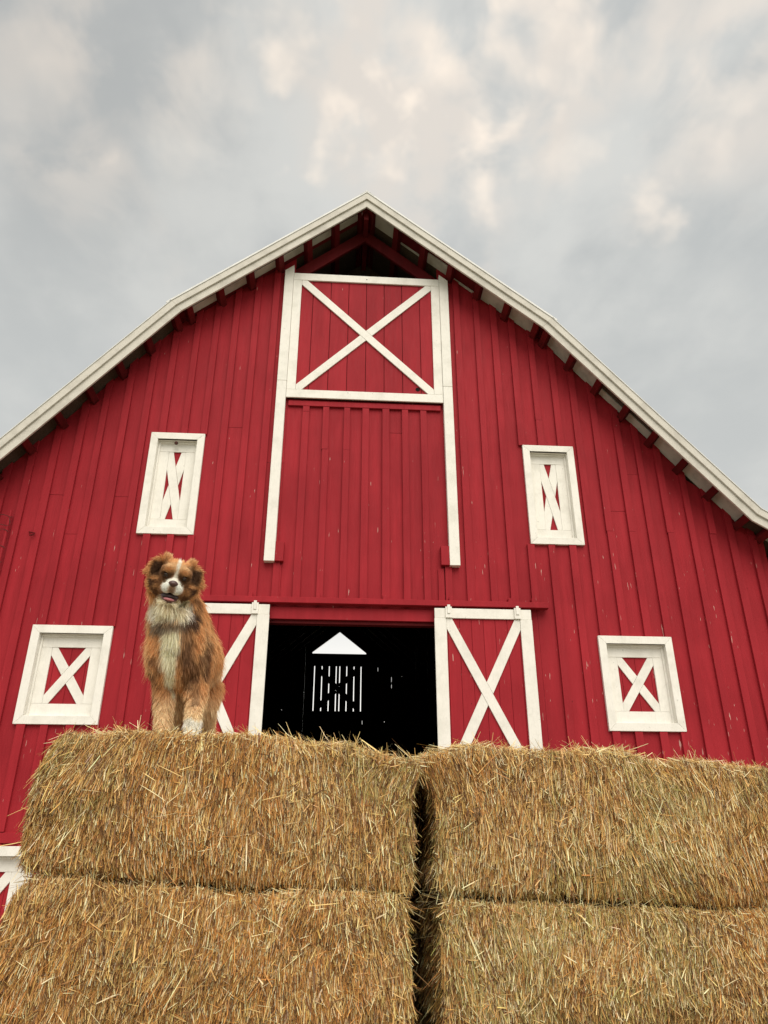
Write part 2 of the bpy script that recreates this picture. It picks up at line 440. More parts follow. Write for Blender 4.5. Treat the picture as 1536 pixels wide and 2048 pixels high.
# battens are stopped by the trim frames
bat_open = [(cx-w_/2-.03, cx+w_/2+.03, z0-.0, z1+.0) for cx, w_, z0, z1 in SH]
bat_open += [(LO[0]-.20, LO[1]+.20, 9.52, 20), (-3.0, 3.16, 2.0, 5.70), (-1.50, -1.24, 6.34, 20), (1.715, 1.98, 6.34, 20)]
for bx in bats:
    for ox in (0,):
        w2 = random.uniform(.056, .065); jx = random.uniform(-.022, .022)
        ops = [o for o in bat_open if o[0] < bx+jx+w2 and o[1] > bx+jx-w2]
        ops = [(bx+jx-1, bx+jx+1, o[2], o[3]) for o in ops]
        cuts = [2.09, random.choice([7.1, 8.6, 9.4]), 20] if random.random() < .35 else [2.09, 20]
        for j, (c0, c1) in enumerate(zip(cuts[:-1], cuts[1:])):
            sh = random.uniform(-.014, .014) if j else 0
            wall_board('batten', RED, bx+jx-w2+sh, bx+jx+w2+sh, c0+(.004 if j else 0), c1, -.060-random.uniform(0, .010), -.017, ops)
        wall_board('batten', RED, bx+jx-w2, bx+jx+w2, 0, 1.93, -.054, -.017, ops)
# extra narrow battens seen close beside the loft trim and under it
for bx, z0, z1 in ((-1.60, 5.72, 13.0), (2.10, 7.35, 12.9), (2.13, 5.72, 7.33), (-1.20, 5.72, 6.30), (1.60, 5.72, 6.30)):
    wall_board('batten', RED, bx-.05, bx+.05, z0, z1, -.052, -.02, [])
# skirt board between storeys, red strip over the door, band under the loft door
m = MB(); m.box(WX0, WX1, -.06, -.005, 1.94, 2.08); m.build('skirt_board', RED, barn, .004)
box_part('header_board', RED, barn, LO[0]+.05, LO[1]-.05, -.065, -.018, 9.53, 9.64)
box_part('door_header', RED, barn, -1.36, 1.52, -.075, -.02, 5.34, 5.545)
box_part('door_header', RED_DARK, barn, -1.36, 1.52, -.01, .12, 5.285, 5.338)

# sliding door track
trk = MB(); trk.box(-3.22, 3.40, -.19, -.06, 5.585, 5.685); track = trk.build('door_track', RED, barn, .006)
for bx in (-2.6, -1.62, -.5, .62, 1.74, 2.75, 3.15):
    b = MB(); b.box(bx-.035, bx+.035, -.175, -.03, 5.68, 5.755); b.build('track_bracket', RED, track, .004)

def x_brace(parent, mat, x0, x1, z0, z1, wd, y, th, flip=False, name='cross_brace'):
    """two diagonals inside a frame, ends cut square to the frame"""
    d = [((x0, z1), (x1, z0)), ((x1, z1), (x0, z0))]
    if flip: d = d[::-1]
    for i, (a, b) in enumerate(d):
        a = np.array(a); b = np.array(b); t = (b-a)/np.linalg.norm(b-a)
        hx = wd/2/abs(t[1]); hz = wd/2/abs(t[0])      # half widths measured along x and z
        sx = 1 if b[0] > a[0] else -1; h = min(wd*.62, abs(b[0]-a[0])/3)
        # hexagon that keeps to the corner
        poly = [(a[0], a[1]-hz*.95), (a[0], a[1]), (a[0]+sx*hx*.95, a[1]), (b[0], b[1]+hz*.95), (b[0], b[1]), (b[0]-sx*hx*.95, b[1])]
        if sx < 0: poly = poly[::-1]
        poly = poly[::-1]
        if i == 0:
            m = MB(); m.prism(poly, y-th, y); m.build(name, mat, parent, .003)
        else:    # the under diagonal is two pieces butting on the upper one
            c = (a+b)/2; P2 = np.array(poly)
            for sgn, e in ((-1, a), (1, b)):
                m = MB()
                n2 = np.array([-t[1], t[0]])*wd/2
                # line of the over diagonal
                t0 = np.array([-t[0], t[1]])
                other = np.array([-t0[1], t0[0]])*wd/2
                # intersections of both edges of this bar with the near edge of the other bar
                def inter(off):
                    best = None
                    for so_ in (-1, 1):
                        A = np.array([t, -t0]).T
                        s_ = np.linalg.solve(A, (c+other*so_)-(c+off))
                        q = c+off+t*s_[0]
                        if best is None or (q-c)@(e-c) > (best-c)@(e-c): best = q
                    return best
                i1, i2 = inter(n2), inter(-n2)
                if sgn < 0: ends = [(e[0], e[1]-hz*.95), (e[0], e[1]), (e[0]+sx*hx*.95, e[1])]
                else: ends = [(e[0]-sx*hx*.95, e[1]), (e[0], e[1]), (e[0], e[1]+hz*.95)]
                pts = [tuple(i1), tuple(i2)]+ends
                cc = np.mean(np.array(pts), 0); pts.sort(key=lambda q: math.atan2(q[1]-cc[1], q[0]-cc[0]))
                m.prism(pts, y-th+.002, y); m.build(name, mat, parent, .003)

def sliding_door(x0, x1, z0, z1, lead):
    fr = .20; y = -.16
    m = MB(); m.box(x0+.01, x1-.01, y+.005, y+.03, z0+.01, z1-.01); d = m.build('sliding_door', RED, barn)
    n = 8; pw = (x1-x0-2*.02)/n
    for i in range(n):
        j = random.uniform(0, .004)
        box_part('plank', RED, d, x0+.02+i*pw+.002, x0+.02+(i+1)*pw-.002, y-.012-j, y+.004, z0+.015, z1-.015, bevel=.004)
    ry = y-.018
    box_part('rail', WHITE, d, x0+.005, x1-.005, ry-.030, ry, z1-fr+.03, z1)
    box_part('rail', WHITE, d, x0+.005, x1-.005, ry-.030, ry, z0, z0+fr)
    box_part('stile', WHITE, d, x0, x0+fr, ry-.034, ry, z0+fr, z1-fr+.028)
    box_part('stile', WHITE, d, x1-fr, x1, ry-.034, ry, z0+fr, z1-fr+.028)
    x_brace(d, WHITE, x0+fr+.003, x1-fr-.003, z0+fr+.003, z1-fr+.027, .165, ry, .026)
    for hx in (x0+.24, x1-.24):
        box_part('hanger', WHITE, d, hx-.055, hx+.055, ry-.060, ry-.031, z1-.17, z1+.02)
        box_part('hanger', WHITE, d, hx-.025, hx+.025, ry-.075, ry-.061, z1-.1, z1+.05)
    return d
sliding_door(1.44, 3.08, 2.70, 5.54, 'l')
sliding_door(-2.92, -1.28, 2.70, 5.54, 'r')

# loft door
ly = -.06
m = MB(); m.box(LO[0]+.01, LO[1]-.01, ly+.01, ly+.035, 9.72, 12.72); loft = m.build('loft_door', RED_DARK, barn)
n = 8; pw = (LO[1]-LO[0]-.1)/n
for i in range(n):
    a = LO[0]+.05+i*pw; j = random.uniform(0, .004)
    box_part('plank', RED, loft, a+.005, a+pw-.005, ly-.014-j, ly+.008, 9.74, 12.70, bevel=.004)
box_part('rail', WHITE, loft, LO[0], LO[1], ly-.055, ly-.020, 12.56, 12.74)
box_part('rail', WHITE, loft, LO[0], LO[1], ly-.055, ly-.020, 9.68, 9.86)
box_part('stile', WHITE, loft, LO[0], LO[0]+.17, ly-.053, ly-.020, 9.862, 12.558)
box_part('stile', WHITE, loft, LO[1]-.17, LO[1], ly-.053, ly-.020, 9.862, 12.558)
x_brace(loft, WHITE, LO[0]+.173, LO[1]-.173, 9.864, 12.556, .165, ly-.020, .03)
m = MB(); m.tube([(1.26, -.0795, 9.985), (1.26, -.06, 9.985)], .045, 12); m.build('knot_hole', HOLE, loft)
m = MB(); m.tube([(.24, -.1175, 12.645), (.24, -.10, 12.645)], .013, 8); m.build('bolt_hole', HOLE, loft)
# tall trims beside the loft door that carry its rails
for x0, x1 in ((LO[0]-.185, LO[0]-.004), (LO[1]+.004, LO[1]+.185)):
    zt = [roof_z(x0, .30), roof_z(x1, .30)]
    splits = [6.34, 10.05, None]
    m = MB(); m.prism([(x0, 6.34), (x1, 6.34), (x1, 10.04), (x0, 10.04)], -.135, -.02); m.build('side_trim', WHITE, barn, .004)
    m = MB(); m.prism([(x0, 10.045), (x1, 10.045), (x1, zt[1]), (x0, zt[0])], -.135, -.02); m.build('side_trim', WHITE, barn, .004)
box_part('stop_block', RED, barn, LO[0]-.003, LO[0]+.145, -.128, -.02, 6.345, 6.70)
box_part('stop_block', RED, barn, LO[1]-.145, LO[1]+.003, -.128, -.02, 6.345, 6.70)
box_part('jamb', RED_DARK, barn, LO[0]-.10, LO[0], .0, .09, 12.6, 12.98)
box_part('jamb', RED_DARK, barn, LO[1], LO[1]+.10, .0, .09, 12.6, 12.98)

# shuttered windows
def shutter_window(cx, wd, z0, z1, narrow):
    x0, x1 = cx-wd/2, cx+wd/2; yf = -.075
    root = empty('window'); root.parent = barn
    f = FR
    # mitred casing, four boards
    for poly in ([(x0, z1), (x0+f, z1-f), (x1-f, z1-f), (x1, z1)], [(x0, z0), (x1, z0), (x1-f, z0+f), (x0+f, z0+f)],
                 [(x0, z0+.002), (x0+f-.001, z0+f+.001), (x0+f-.001, z1-f-.001), (x0, z1-.002)], [(x1, z0+.002), (x1, z1-.002), (x1-f+.001, z1-f-.001), (x1-f+.001, z0+f+.001)]):
        p = np.array(poly); a = sum(p[i-1][0]*p[i][1]-p[i][0]*p[i-1][1] for i in range(4))
        poly = poly if a > 0 else poly[::-1]
        m = MB(); m.prism(poly, yf, -.018); m.build('casing', WHITE, root, .003)
    a0, a1, b0, b1 = x0+f, x1-f, z0+f, z1-f; yb = .085
    for bx in ((a0-.02, a0, yf+.01, yb+.03, b0, b1), (a1, a1+.02, yf+.01, yb+.03, b0, b1), (a0-.02, a1+.02, yf+.012, yb+.03, b1, b1+.02), (a0-.02, a1+.02, yf+.012, yb+.03, b0-.02, b0)):
        box_part('reveal', WHITE, root, *bx, bevel=0)
    # stop moulding
    box_part('stop', WHITE, root, a0+.001, a0+.035, yb-.055, yb, b0+.001, b1-.04, bevel=.003)
    box_part('stop', WHITE, root, a1-.035, a1-.001, yb-.055, yb, b0+.001, b1-.04, bevel=.003)
    box_part('stop', WHITE, root, a0+.001, a1-.001, yb-.055, yb, b1-.038, b1-.001, bevel=.003)
    sh = root; c0, c1, e0, e1 = a0+.002, a1-.002, b0+.002, b1-.002
    for i in range(3 if narrow else 4):
        pw = (c1-c0)/(3 if narrow else 4)
        box_part('plank', RED, sh, c0+i*pw+.002, c0+(i+1)*pw-.002, yb+.002, yb+.028, e0, e1, bevel=.003)
    s = .20 if narrow else .195; rt = .20; y2 = yb
    box_part('rail', WHITE, sh, c0+.001, c1-.001, y2-.028, y2, e1-rt, e1, bevel=.003)
    box_part('rail', WHITE, sh, c0+.001, c1-.001, y2-.028, y2, e0, e0+rt, bevel=.003)
    box_part('stile', WHITE, sh, c0, c0+s, y2-.027, y2, e0+rt+.002, e1-rt-.002, bevel=.003)
    box_part('stile', WHITE, sh, c1-s, c1, y2-.027, y2, e0+rt+.002, e1-rt-.002, bevel=.003)
    x_brace(sh, WHITE, c0+s+.002, c1-s-.002, e0+rt+.003, e1-rt-.003, .165 if narrow else .150, y2, .024, flip=(cx < -4 or cx > 4))
    return root
for i, (cx, wd, z0, z1) in enumerate(SH): shutter_window(cx, wd, z0, z1, i < 2)
# round bulb knob in the upper left reveal
wl = [c for c in barn.children if c.name.startswith('window')][0]
m = MB(); m.tube([(-3.2, -.03, 8.64), (-3.2, -.055, 8.625), (-3.2, -.07, 8.615)], [.02, .036, .02], 10); m.build('knob', IRON, wl)

# conduit and hook at the far left
p0 = at(22, 1022, -.12); p1 = at(8, 1108, -.12)
m = MB(); m.tube([(p0[0], -.12, 4.6), (p0[0], -.12, p0[2])], .028, 8); m.build('conduit', RED, barn)
for i in range(5):
    m = MB(); q = random.random()*3; zb = p0[2]-random.random()*.9-.02
    pts = [(p0[0]+math.sin(q+k*.7)*(.05+.05*k*.4)-k*.02, -.14-.01*k, zb+.05*math.cos(q*2+k)-.02*k) for k in range(7)]
    m.tube(pts, .005, 4); m.build('wire', IRON, barn)
p2 = at(66, 1066, -.05)
m = MB(); m.tube([(p2[0]-.08, -.03, p2[2]+.03), (p2[0], -.07, p2[2]), (p2[0]+.05, -.1, p2[2]-.02), (p2[0]+.04, -.12, p2[2]-.06), (p2[0]-.02, -.12, p2[2]-.07)], .012, 6); m.build('hook', RED_DARK, barn)

# floor, sides and back wall
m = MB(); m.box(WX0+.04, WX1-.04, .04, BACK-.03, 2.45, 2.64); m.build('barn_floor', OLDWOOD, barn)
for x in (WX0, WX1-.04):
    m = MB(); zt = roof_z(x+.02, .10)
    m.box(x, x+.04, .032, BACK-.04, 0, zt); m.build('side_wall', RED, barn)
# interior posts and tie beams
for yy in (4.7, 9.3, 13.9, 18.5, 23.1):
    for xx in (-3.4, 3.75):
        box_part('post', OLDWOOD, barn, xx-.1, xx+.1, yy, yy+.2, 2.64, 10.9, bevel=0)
# back wall with its own loft opening, gapped loft door and a few cracks
BO = (-1.50, 1.50)
def bk(cx_, cy_): p = at(540+.2214*cx_, 1230+.2214*cy_, BACK); return p[0], p[2]
cr = []
for (cx_, t_, b_) in ((975, 475, 510), (1097, 560, 605), (1097, 628, 662), (832, 955, 988), (1033, 958, 972), (306, 698, 704), (104, 853, 860), (1350, 1062, 1070), (445, 595, 600), (1190, 552, 558)):
    x, z1 = bk(cx_, t_); _, z0 = bk(cx_, b_); cr.append((x-.007, x+.007, z0, z1))
bopen = [(BO[0], BO[1], 8.85, 20.0)]+cr
x = WX0+.02
while x < WX1-.05:
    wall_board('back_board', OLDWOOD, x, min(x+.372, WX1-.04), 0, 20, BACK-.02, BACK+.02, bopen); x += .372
for s_ in (-1, 1):
    q = [(s_*1.55, 12.14), (s_*1.55, roof_z(s_*1.55, .11)), (.2, roof_z(.2, .11)), (0, roof_z(0, .11)), (0, 13.36)]
    if s_ > 0: q = [q[0], q[1], q[2], (0, 13.36)]
    else: q = [q[0], q[1], q[3], q[4]]
    if s_ > 0: q.insert(3, (0, roof_z(0, .11)))
    ar_ = sum(q[i-1][0]*q[i][1]-q[i][0]*q[i-1][1] for i in range(len(q)))
    if ar_ < 0: q = q[::-1]
    m = MB(); m.prism(q, BACK-.12, BACK-.03); m.build('gable_board', RED_DARK, barn)
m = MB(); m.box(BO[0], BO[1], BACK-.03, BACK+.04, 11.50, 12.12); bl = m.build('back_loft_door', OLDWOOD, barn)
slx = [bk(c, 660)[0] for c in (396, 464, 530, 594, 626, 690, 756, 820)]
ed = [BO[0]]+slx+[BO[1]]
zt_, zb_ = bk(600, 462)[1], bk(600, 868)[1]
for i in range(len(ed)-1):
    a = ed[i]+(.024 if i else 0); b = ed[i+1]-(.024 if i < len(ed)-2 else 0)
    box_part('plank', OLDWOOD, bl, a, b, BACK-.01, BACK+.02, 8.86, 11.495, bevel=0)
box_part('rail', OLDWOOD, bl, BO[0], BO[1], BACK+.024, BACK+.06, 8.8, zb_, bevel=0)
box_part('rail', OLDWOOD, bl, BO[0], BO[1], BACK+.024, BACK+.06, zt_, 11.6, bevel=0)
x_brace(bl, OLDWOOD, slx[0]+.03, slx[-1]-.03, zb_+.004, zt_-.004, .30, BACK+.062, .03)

# ================================================================== HAY
PAL = np.array([(.50, .245, .070), (.68, .41, .125), (.88, .62, .25), (.97, .82, .48), (.46, .36, .12), (.17, .075, .024), (.60, .29, .075)])
def bale_surface(u, c, h, rad, seed):
    """u: points on the unit cube surface (N,3) in [-1,1]; returns position and normal of a bulging rounded block"""
    h = np.array(h); q = u*h; inner = np.clip(q, -(h-rad), h-rad); d = q-inner
    nn = nrm(d+1e-9*np.sign(u)); p = inner+nn*rad
    bul = (1-u[:, 0]**2)*.5+.5
    dsp = .022*vnoise(p+np.array(c)*3, 5.0, seed)+.014*vnoise(p+np.array(c), 13.0, seed+1)+.016*vnoise(p, 2.2, seed+2)
    bulge = .028*(1-np.clip(np.abs(p[:, 2])/h[2], 0, 1)**2)
    p = p+nn*(dsp+bulge*np.abs(nn[:, 1]+0*nn[:, 0]))[:, None]
    return p, nn
def cube_points(n, wts, rng):
    """random points on the faces: weights for -x,+x,-y,+y,-z,+z"""
    wts = np.array(wts, float); f = rng.choice(6, n, p=wts/wts.sum()); u = rng.uniform(-1, 1, (n, 3)); ax = f//2
    u[np.arange(n), ax] = np.where(f % 2, 1, -1); return u, f
def hay_bale(c, h, deform, label, group, seed, n_front=26000, n_top=6000, n_end=5000, visible=True, tint=0.0, sides=(1, 1)):
    rng = np.random.default_rng(seed)
    root = empty('hay_bale', (0, 0, 0), label=label, category='hay bale', group=group)
    root.location = (c[0], c[1], c[2]-h[2])
    off = np.array(root.location)
    rad = .055
    # core
    nu, nv, nw = 40, 14, 22
    bm = bmesh.new()
    bmesh.ops.create_cube(bm, size=2.0)
    bmesh.ops.subdivide_edges(bm, edges=list(bm.edges), cuts=22, use_grid_fill=True)
    U = np.array([v.co[:] for v in bm.verts]); p, nn = bale_surface(U, c, h, rad, seed)
    p = p-nn*.012
    p = deform(p+np.array(c))-off
    for v, q in zip(bm.verts, p): v.co = q
    me = bpy.data.meshes.new('bale_core'); bm.to_mesh(me); bm.free()
    for f in me.polygons: f.use_smooth = True
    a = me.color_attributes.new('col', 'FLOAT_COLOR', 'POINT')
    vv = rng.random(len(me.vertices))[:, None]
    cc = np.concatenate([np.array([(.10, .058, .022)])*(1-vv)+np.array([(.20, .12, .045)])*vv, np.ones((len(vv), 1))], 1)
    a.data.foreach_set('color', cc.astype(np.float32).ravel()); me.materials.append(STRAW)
    link('bale_core', me, root)
    if not visible: n_front, n_top, n_end = n_front//5, 0, n_end//2
    # strands
    def strands(name, u, kind, rng):
        N = len(u); p, nn = bale_surface(u, c, h, rad, seed); pw = p+np.array(c)
        clump = vnoise(pw, 9.0, 5)*.20+vnoise(pw, 3.0, 9)*.20+vnoise(pw, 28.0, 3)*.20
        mess = rng.random(N)
        if kind == 'side':
            ang = clump+rng.normal(0, .16, N)+np.where(mess < .05+.16*np.clip(vnoise(pw, 4.0, 61)+.5*vnoise(pw, 11.0, 62), 0, 1), rng.normal(0, .9, N), 0)
            down = np.where(rng.random(N) < .85, -1.0, 1.0)
            t = np.stack([np.sin(ang), rng.normal(0, .05, N), np.cos(ang)*down], 1)
            L = rng.gamma(5.0, .0080, N)*np.where(mess > .985, 2.0, 1); lift = rng.gamma(2.0, .055, N)+np.where(mess < .05, .35, 0)
            L = np.clip(L, .014, .17)
            lift = np.clip(lift, .02, .9)
        elif kind == 'long':
            ang = rng.uniform(-1.4, 1.4, N); t = np.stack([np.sin(ang), 0*ang, -np.cos(ang)], 1); L = rng.gamma(6, .013, N); lift = rng.uniform(.03, .22, N)
        elif kind == 'top':
            ang = rng.uniform(0, 2*math.pi, N); t = np.stack([np.cos(ang), np.sin(ang)-.45, rng.normal(0, .12, N)], 1)
            L = rng.gamma(3.6, .0125, N); lift = np.abs(rng.normal(.06, .17, N)); stick = rng.random(N) < .02; lift = np.where(stick, 1.2, lift); L = np.where(stick, np.minimum(L, .07), np.minimum(L, .12))
        else:
            ang = rng.normal(0, .5, N)+clump*1.5
            sgn = np.sign(u[:, 0]); t = np.stack([sgn*.5+rng.normal(0, .2, N), np.sin(ang)*.7-.15, -np.cos(ang)*.8], 1)
            L = rng.gamma(4.0, .0085, N); lift = rng.gamma(2.5, .12, N)
        t = t-(t*nn).sum(1, keepdims=True)*nn; t = nrm(t)
        d = nrm(t+nn*lift[:, None])
        curve = rng.normal(0, .10, (N, 3))
        base = pw-nn*rng.uniform(.0, .014, N)[:, None]
        if kind == 'side': base = base-t*(L*.5)[:, None]
        P = np.stack([base, base+d*(L*.5)[:, None]+curve*(L*.12)[:, None], base+d*L[:, None]+nn*(L*.04)[:, None]], 1)
        P = deform(P.reshape(-1, 3)).reshape(N, 3, 3)-off
        w0 = rng.gamma(6.0, .00017, N)*np.where(rng.random(N) < .05, 1.7, 1.0)
        W = np.stack([w0*.8, w0, w0*.55], 1)
        side = nrm(np.cross(d, nn)); tw = rng.normal(0, .75, N)
        side = side*np.cos(tw)[:, None]+np.cross(d, side)*np.sin(tw)[:, None]
        # colours: brown, gold, pale and green stems, mixed in clumps
        hue = vnoise(pw, 3.2, 21)+.6*vnoise(pw, 9.0, 22)+tint; lm = vnoise(pw, 6.0, 31)*.5+vnoise(pw, 2.0, 32)*.4
        k = np.empty(N, int); r = rng.random(N)+lm*.18
        k = np.select([r < .22, r < .47, r < .69, r < .85, r < 2], [5, 0, 1, 2, 3])
        k = np.where((hue > .35) & (rng.random(N) < .45) & (k < 3), 4, k); k = np.where((hue < -.3) & (rng.random(N) < .5) & (k < 3), 6, k)
        cb = PAL[k]*rng.uniform(.72, 1.2, (N, 1))*(1+rng.normal(0, .05, (N, 3)))
        if kind in ('top', 'long'):
            cb = np.where(rng.random((N, 1)) < .75, PAL[np.where(rng.random(N) < .5, 3, 2)]*rng.uniform(.85, 1.2, (N, 1)), cb)
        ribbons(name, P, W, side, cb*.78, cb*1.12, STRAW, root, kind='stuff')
    u, f = cube_points(n_front, (0, 0, 1, 0, 0, 0), rng); strands('straw', u, 'side', rng)
    if visible:      # long loose stems lying across the face
        nl = 260; u, f = cube_points(nl, (0, 0, 1, 0, 0, 0), rng); strands('stray_stem', u, 'long', rng)
    # edges: strands on the under and upper lips
    if n_top:
        u, f = cube_points(n_top, (0, 0, 0, 0, 0, 1), rng); u[:, 1] = -1+np.abs(rng.normal(0, .40, n_top)); u[:, 1] = np.clip(u[:, 1], -1, 1)
        strands('loose_straw', u, 'top', rng)
    if n_end and sides != (0, 0):
        u, f = cube_points(n_end, (sides[0], sides[1], 0, 0, 0, 0), rng); u[:, 1] = -1+np.abs(rng.normal(0, .8, n_end)); u[:, 1] = np.clip(u[:, 1], -1, 1)
        strands('end_straw', u, 'end', rng)
    return root

def sag_top(x):   # height of the stack's top edge, read from the photo
    return np.interp(x, [-1.4, -1.25, -.9, -.44, -.1, .15, .24, .45, 1.1, 1.7, 2.4], [-.015, .0, .0, .005, -.03, -.090, -.075, -.035, -.055, -.10, -.14])
Z2, Z1, Z0 = 2.185, 1.695, 1.20
YF = -9.0
def seam(x): return np.interp(x, [-1.4, -1.1, -.5, .15, 1.5], [.01, .0, -.045, -.06, -.12])
def deform_top(p):
    q = p.copy(); tt = np.clip((p[:, 2]-Z1)/(Z2-Z1), 0, 1.1); q[:, 2] += sag_top(p[:, 0])*tt+seam(p[:, 0])*(1-tt)
    q[:, 0] += .05*tt**2*np.clip((-.7-p[:, 0])/.5, 0, 1)+.09*np.clip(1-np.abs(p[:, 0]-.18)/.22, 0, 1)*np.clip((tt-.72)/.28, 0, 1)*np.sign(.205-p[:, 0])
    return q
def deform_low(p):
    q = p.copy(); tt = np.clip((p[:, 2]-Z0)/(Z1-Z0), 0, 1.1); q[:, 2] += seam(p[:, 0])*tt
    q[:, 0] += np.clip((-.4-p[:, 0])/.9, 0, 1)**2*-(1-tt)*.07
    return q
ident = lambda p: p.copy()
HD = .55
GB = 'hay bales stacked in front of the barn'
zc1 = (Z1+Z2)/2; zc0 = (Z0+Z1)/2; hh = (Z2-Z1)/2-.001
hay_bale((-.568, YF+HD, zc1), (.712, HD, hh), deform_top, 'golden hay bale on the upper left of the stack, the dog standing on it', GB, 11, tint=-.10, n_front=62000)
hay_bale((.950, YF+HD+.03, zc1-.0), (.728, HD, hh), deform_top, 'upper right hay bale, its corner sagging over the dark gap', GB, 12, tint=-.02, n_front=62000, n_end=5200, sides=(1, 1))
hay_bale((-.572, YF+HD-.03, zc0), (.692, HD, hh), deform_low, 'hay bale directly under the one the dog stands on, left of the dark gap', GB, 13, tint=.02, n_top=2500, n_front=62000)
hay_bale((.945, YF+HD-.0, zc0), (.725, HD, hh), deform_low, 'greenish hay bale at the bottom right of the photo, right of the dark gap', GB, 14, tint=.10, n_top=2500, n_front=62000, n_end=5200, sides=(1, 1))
for z_, hz_, lab in ((1.87, .20, 'upper'), (1.32, .34, 'lower')):  # back bales added to block the bright ramp, so the gap stays dark
    hay_bale((.2, YF+HD*2+.42, z_), (.72, .42, hz_), ident, 'added hay bale that keeps the gap dark from behind, %s of the two' % lab, GB, 40+int(z_*10), visible=False)
for i, (cx, lab) in enumerate(((-.60, 'left'), (.90, 'right'))):
    hay_bale((cx, YF+HD, .90), (.70, HD, .295), ident, 'hay bale in the %s column, third from the top' % lab, GB, 20+i, visible=False)
    hay_bale((cx, YF+HD, .30), (.70, HD, .295), ident, 'hay bale in the %s column, resting on the gravel' % lab, GB, 30+i, visible=False)

# a few long stems sticking out of the top
# ================================================================== DOG
DR = np.array([-.83, -8.80, 2.165])
dog = empty('dog', tuple(DR), label='shaggy tan and white dog with brown face standing on the left hay bale', category='dog')
HO = at(351, 1152, -8.915)
hf = nrm(CAM-HO+np.array([0, 0, .0])); hr = nrm(np.cross((0, 0, 1.0), hf)); hu = np.cross(hf, hr)
ra = math.radians(8.5); hr, hu = hr*math.cos(ra)-hu*math.sin(ra), hu*math.cos(ra)+hr*math.sin(ra)
def H(x, f, z): return HO+hr*x+hf*f+hu*z
def toH(p): d = p-HO; return np.stack([d@hr, d@hf, d@hu], -1)
bm = bmesh.new()
def ell(c, r, axes=None, seg=24):
    """ellipsoid, c world, radii along axes"""
    res = bmesh.ops.create_uvsphere(bm, u_segments=seg, v_segments=seg//2+2, radius=1.0)
    A = np.array(axes) if axes is not None else np.eye(3)
    for v in res['verts']:
        q = np.array(v.co[:])*np.array(r); v.co = Vector(np.array(c)+q@A)
HA = [hr, hf, hu]
def hell(x, f, z, r, axes=None): ell(H(x, f, z), r, HA if axes is None else axes)
def L(x, y, z): return DR+np.array([x, y, z])
def cap(pts, rs, n=9):
    pts = [np.array(p) for p in pts]
    for (a, b), (ra_, rb) in zip(zip(pts[:-1], pts[1:]), zip(rs[:-1], rs[1:])):
        for k in range(n):
            t_ = k/(n-1); ell(a*(1-t_)+b*t_, [ra_*(1-t_)+rb*t_]*3, seg=16)
# head
hell(0, -.045, .000, (.074, .085, .064))
for s in (-1, 1):
    hell(s*.034, .018, .020, (.028, .024, .018))
    hell(s*.056, -.030, -.045, (.044, .055, .052))
    hell(s*.019, .082, -.056, (.023, .036, .024))
    hell(s*.030, .03, -.065, (.020, .05, .02))
hell(0, .055, -.038, (.030, .072, .026))
hell(0, .040, -.120, (.028, .058, .012))
hell(0, .005, -.085, (.045, .040, .035))
# ears: flattened folds hanging from the sides of the skull
def ear(s, base, mid, tip, r0, r1):
    base, mid, tip = [np.array(H(*q)) for q in (base, mid, tip)]
    for k in range(11):
        t_ = k/10; c_ = base*(1-t_)**2+2*mid*t_*(1-t_)+tip*t_**2
        wv = (r0*(1-t_)+r1*t_)*(1.0 if t_ < .8 else .75)
        ell(c_, (.019*(1-.25*t_), .0075, wv), HA, seg=12)
for s in (-1, 1): hell(s*.072, -.035, .030, (.032, .016, .026))
ear(-1, (-.050, -.035, .050), (-.093, -.015, .052), (-.110, .0, -.010), .019, .018)
ear(1, (.050, -.035, .050), (.086, -.02, .044), (.110, .0, -.018), .020, .018)
# neck, chest, trunk, rump
cap([L(-.075, .05, .67), L(-.055, .06, .58), L(-.030, .08, .47)], [.080, .106, .122])
ell(L(-.030, .045, .41), (.112, .115, .15)); ell(L(-.033, -.02, .47), (.075, .075, .11))
cap([L(-.03, .12, .44), L(-.025, .30, .43), L(-.035, .47, .44)], [.130, .130, .108])
for s in (-1, 1):
    ell(L(-.02+s*.080, .08, .39), (.045, .075, .11))
    ell(L(-.04+s*.065, .47, .37), (.055, .09, .12))
cap([L(-.04, .55, .48), L(-.04, .62, .46)], [.04, .03], 5)
# front legs (left in the photo, then right)
cap([L(-.082, .07, .33), L(-.062, .06, .20), L(-.052, .01, .045)], [.046, .030, .023]); ell(L(-.052, -.012, .025), (.030, .045, .024))
cap([L(.050, .07, .33), L(.070, .04, .20), L(.082, -.035, .045)], [.048, .031, .024]); ell(L(.083, -.060, .026), (.031, .045, .024))
# hind legs: knee forward, hock back
for sx in (-.11, .035):
    cap([L(sx, .46, .32), L(sx+.01, .40, .23), L(sx+.01, .54, .14), L(sx+.01, .515, .03)], [.070, .048, .027, .025]); ell(L(sx+.01, .495, .022), (.028, .045, .022))
tmp_me = bpy.data.meshes.new('tmp'); bm.to_mesh(tmp_me); bm.free()
tmp = bpy.data.objects.new('tmp', tmp_me); COL.objects.link(tmp)
rm = tmp.modifiers.new('r', 'REMESH'); rm.mode = 'VOXEL'; rm.voxel_size = .0055; rm.use_smooth_shade = True
sm = tmp.modifiers.new('s', 'SMOOTH'); sm.factor = .5; sm.iterations = 3
dg = bpy.context.evaluated_depsgraph_get(); ev = tmp.evaluated_get(dg)
body_me = bpy.data.meshes.new_from_object(ev, depsgraph=dg); bpy.data.objects.remove(tmp)
nv = len(body_me.vertices); co = np.empty(nv*3, np.float32); body_me.vertices.foreach_get('co', co); co = co.reshape(-1, 3).astype(float)
no = np.empty(nv*3, np.float32); body_me.vertices.foreach_get('normal', no); no = no.reshape(-1, 3).astype(float)

